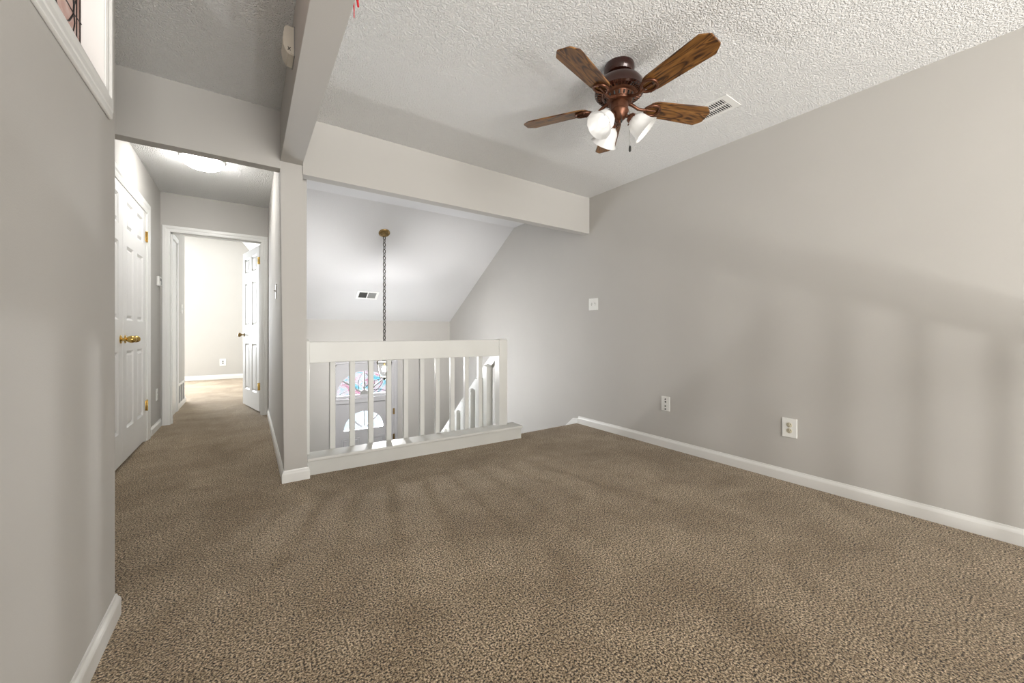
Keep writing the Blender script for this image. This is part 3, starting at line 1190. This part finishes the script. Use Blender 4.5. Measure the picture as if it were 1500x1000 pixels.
# ------------------------------------------------------------------ vents
cv = thing('ceiling_vent', 'white slotted air vent in the ceiling beside the fan blade', 'vent', (2.4435, 1.297, ZC))
bm = B()
W, Ln = .091, .152
box(bm, -W, W, -Ln, -Ln + .040, -.005, 0, .002)
box(bm, -W, W, Ln - .040, Ln, -.005, 0, .002)
box(bm, -W, -W + .026, -Ln + .040, Ln - .040, -.005, 0, .001)
box(bm, W - .026, W, -Ln + .040, Ln - .040, -.005, 0, .001)
box(bm, -.006, .006, -Ln + .041, Ln - .041, -.005, -.0002)
obj('frame', bm, 'white_trim', cv)
bm = B()
for i in range(17):
    y = -Ln + .044 + i * .0135
    prism(bm, [(y, -.0045), (y + .0038, -.0045), (y + .0042, -.0014), (y + .001, -.0014)], 'x', -W + .022, W - .022)
obj('louvre', bm, 'white_trim', cv)
bm = B()
box(bm, -W + .01, W - .01, -Ln + .01, Ln - .01, -.0012, -.0004)
obj('duct', bm, 'dark', cv)

sv = thing('slope_vent', 'white two section air vent low on the sloping foyer ceiling', 'vent', (1.4065, 5.714, ZC + SL * (5.714 - YK)), (math.atan(SL), 0, 0))
bm = B()
W, Ln = .150, .092
box(bm, -W, W, -Ln, -Ln + .026, -.009, 0, .002)
box(bm, -W, W, Ln - .026, Ln, -.009, 0, .002)
box(bm, -W, -W + .032, -Ln + .026, Ln - .026, -.009, 0, .001)
box(bm, W - .032, W, -Ln + .026, Ln - .026, -.009, 0, .001)
box(bm, -.006, .006, -Ln + .027, Ln - .027, -.009, 0)
obj('frame', bm, 'white_trim', sv)
bm = B()
box(bm, -W + .03, -.004, -Ln + .02, Ln - .02, -.002, -.001)
for i in range(9):
    y = -Ln + .030 + i * .0145
    box(bm, -W + .03, -.004, y, y + .0022, -.007, -.001)
obj('dark_louvre', bm, 'duct', sv)
bm = B()
box(bm, .004, W - .03, -Ln + .02, Ln - .02, -.002, -.001)
for i in range(9):
    y = -Ln + .030 + i * .0145
    box(bm, .004, W - .03, y, y + .008, -.006, -.001)
obj('grey_louvre', bm, 'damper', sv)

# low return grille on the short bedroom wall
gv = thing('wall_register', 'white grille low on the short bedroom wall', 'vent', (-.76, 6.75, .205))
bm = B()
box(bm, 0, .012, -.31, -.28, -.16, .12, .002)
box(bm, 0, .012, .28, .31, -.16, .12, .002)
box(bm, 0, .012, -.31, .31, .095, .12, .002)
box(bm, 0, .012, -.31, .31, -.16, -.135, .002)
for y in (-.10, .10):
    box(bm, 0, .012, y - .008, y + .008, -.14, .10)
obj('frame', bm, 'white_trim', gv)
bm = B()
for i in range(14):
    z = -.132 + i * .0165
    box(bm, .001, .007, -.285, .285, z, z + .008)
obj('louvre', bm, 'damper', gv)

# ------------------------------------------------------------------ plates on the walls


def plate_bm(w, h, t=.007):
    bm = B()
    box(bm, -w / 2, w / 2, -t, 0, -h / 2, h / 2, .0025, 2)
    return bm


def screw(par, x, z, t=.007):
    bm = B()
    lathe(bm, [(.0035, 0), (.0035, .0012), (0, .0016)], 10, Matrix.Translation((x, -t + .0002, z)) @ Matrix.Rotation(PI / 2, 4, 'X'))
    return obj('screw', bm, 'plastic', par, 40)


def toggles(name, label, loc, rz, n, w=None):
    t = thing(name, label, 'light switch', loc, (0, 0, rz))
    w = w or (.072 + .046 * (n - 1))
    obj('plate', plate_bm(w, .125), 'plastic', t)
    for i in range(n):
        x = (i - (n - 1) / 2) * .046
        bm = B()
        box(bm, x - .006, x + .006, -.0078, -.006, -.013, .013)
        obj('toggle_slot', bm, 'damper', t)
        s = 1 if i % 2 == 0 else -1
        bm = B()
        prism(bm, [(-.007, -.006), (-.007, .006), (-.021, s * .010 + .004), (-.021, s * .010 - .004)], 'x', x - .004, x + .004)
        obj('toggle', bm, 'plastic', t)
        for z in (.042, -.042):
            screw(t, x, z)
    return t


def outlet(name, label, loc, rz, face='ivory', w=.078, h=.126):
    t = thing(name, label, 'outlet', loc, (0, 0, rz))
    obj('plate', plate_bm(w, h), 'plastic', t)
    for z in (.0195, -.0195):
        bm = B()
        R = Matrix.Translation((0, -.0065, z)) @ Matrix.Rotation(PI / 2, 4, 'X')
        lathe(bm, [(.0165, 0), (.0165, .0022), (.0155, .003)], 24, R)
        s = obj('socket', bm, face, t, 40)
        bm = B()
        for x, hh in ((-.0063, .009), (.0063, .0075)):
            box(bm, x - .0013, x + .0013, -.0100, -.0092, z + .002 - hh / 2 + .002, z + .002 + hh / 2 + .002)
        lathe(bm, [(.0026, 0), (.0026, .0008)], 12, Matrix.Translation((0, -.0092, z - .008)) @ Matrix.Rotation(PI / 2, 4, 'X'))
        obj('slot', bm, 'dark', s)
    screw(t, 0, 0)
    return t


# right wall : local -y faces into the room, so turn by -90 degrees
RZ_R, RZ_L = -PI / 2, PI / 2
toggles('light_switch', 'white double switch plate at shoulder height on the right wall', (XR, 2.802, 1.294), RZ_R, 2, .128)
jp = thing('jack_plate', 'white phone and cable jack plate low on the right wall, nearer the stairs', 'wall plate', (XR, 1.960, .380), (0, 0, RZ_R))
obj('plate', plate_bm(.080, .125), 'plastic', jp)
for z, sq in ((.040, 0), (.016, 1), (-.020, 0), (-.046, 0)):
    bm = B()
    if sq:
        box(bm, -.007, .007, -.0085, -.006, z - .006, z + .006, .001)
    else:
        lathe(bm, [(.0055, 0), (.0055, .006), (.003, .007), (0, .007)], 14, Matrix.Translation((0, -.006, z)) @ Matrix.Rotation(PI / 2, 4, 'X'))
    obj('jack', bm, 'dark', jp, 40)
outlet('power_outlet', 'white plate with two ivory sockets low on the right wall, nearer the viewer', (XR, 1.040, .361), RZ_R, 'ivory', .086, .128)

# hall
toggles('light_switch', 'white single switch plate on the right wall of the hall', (HX0, 3.80, 1.345), -PI / 2, 1)
th = thing('thermostat', 'small white thermostat on the hall wall between closet and doorway', 'thermostat', (XL, 5.353, 1.53), (0, 0, PI / 2))
bm = B()
box(bm, -.062, .062, -.022, 0, -.050, .050, .006)
obj('housing', bm, 'plastic', th)
bm = B()
box(bm, -.030, .030, -.0235, -.021, .004, .032, .001)
obj('display', bm, 'damper', th)
bm = B()
box(bm, .040, .052, -.0245, -.021, -.030, .030, .001)
obj('slider', bm, 'damper', th)
outlet('power_outlet', 'white outlet low on the hall wall beside the closet casing', (XL, 5.282, .36), PI / 2, 'plastic', .075, .12)
# bedroom
toggles('light_switch', 'white switch plate on the short wall inside the bedroom', (-.76, 6.86, 1.32), PI / 2, 1)
outlet('power_outlet', 'white outlet on the far bedroom wall seen through the doorway', (-.460, 10.2, .357), 0, 'damper', .11, .15)

# beige sensor box on the long beam
sb = thing('sensor_box', 'beige plastic wall box mounted high on the side of the long beam', 'sensor', (.166, 1.972, 2.277), (0, 0, -PI / 2))
bm = B()
prism(bm, [(0, .062), (-.034, .062), (-.040, .054), (-.046, .0), (-.042, -.034), (-.026, -.060), (0, -.062)], 'x', -.052, .052)
bmesh.ops.bevel(bm, geom=list(bm.edges), offset=.004, segments=2, affect='EDGES')
obj('cover', bm, 'beige', sb, 30)
bm = B()
box(bm, -.054, .054, -.004, 0, -.064, .064, .001)
obj('back_plate', bm, 'damper', sb)
for s in (-1, 1):
    bm = B()
    tube(bm, [(.0525, -.022 - .005 * s, -.032), (.0525, -.022 + .005 * s, -.046)], .0014, 5)
    obj('mark', bm, 'dark', sb)

# red ribbon end
rb = thing('red_ribbon', 'end of a red ribbon hanging at the top edge of the long beam', 'ribbon', (.299, 1.40, 2.275))
for y0, y1, zz, w_ in ((0, .022, -.166, .0028), (.0, -.040, -.170, .0065)):
    bm = B()
    pts = [(.004 + .002 * math.sin(i), y0 + (y1 - y0) * (i / 8) ** 1.3, zz * i / 8) for i in range(9)]
    tube(bm, pts, [w_ * (1 if i < 7 else .55) for i in range(9)], 8)
    obj('ribbon_tail', bm, 'red', rb, 40)
bm = B()
tube(bm, [(-.006, 0, .004), (.004, 0, .002), (.006, 0, -.004)], .002, 6)
obj('hook', bm, 'nickel', rb)
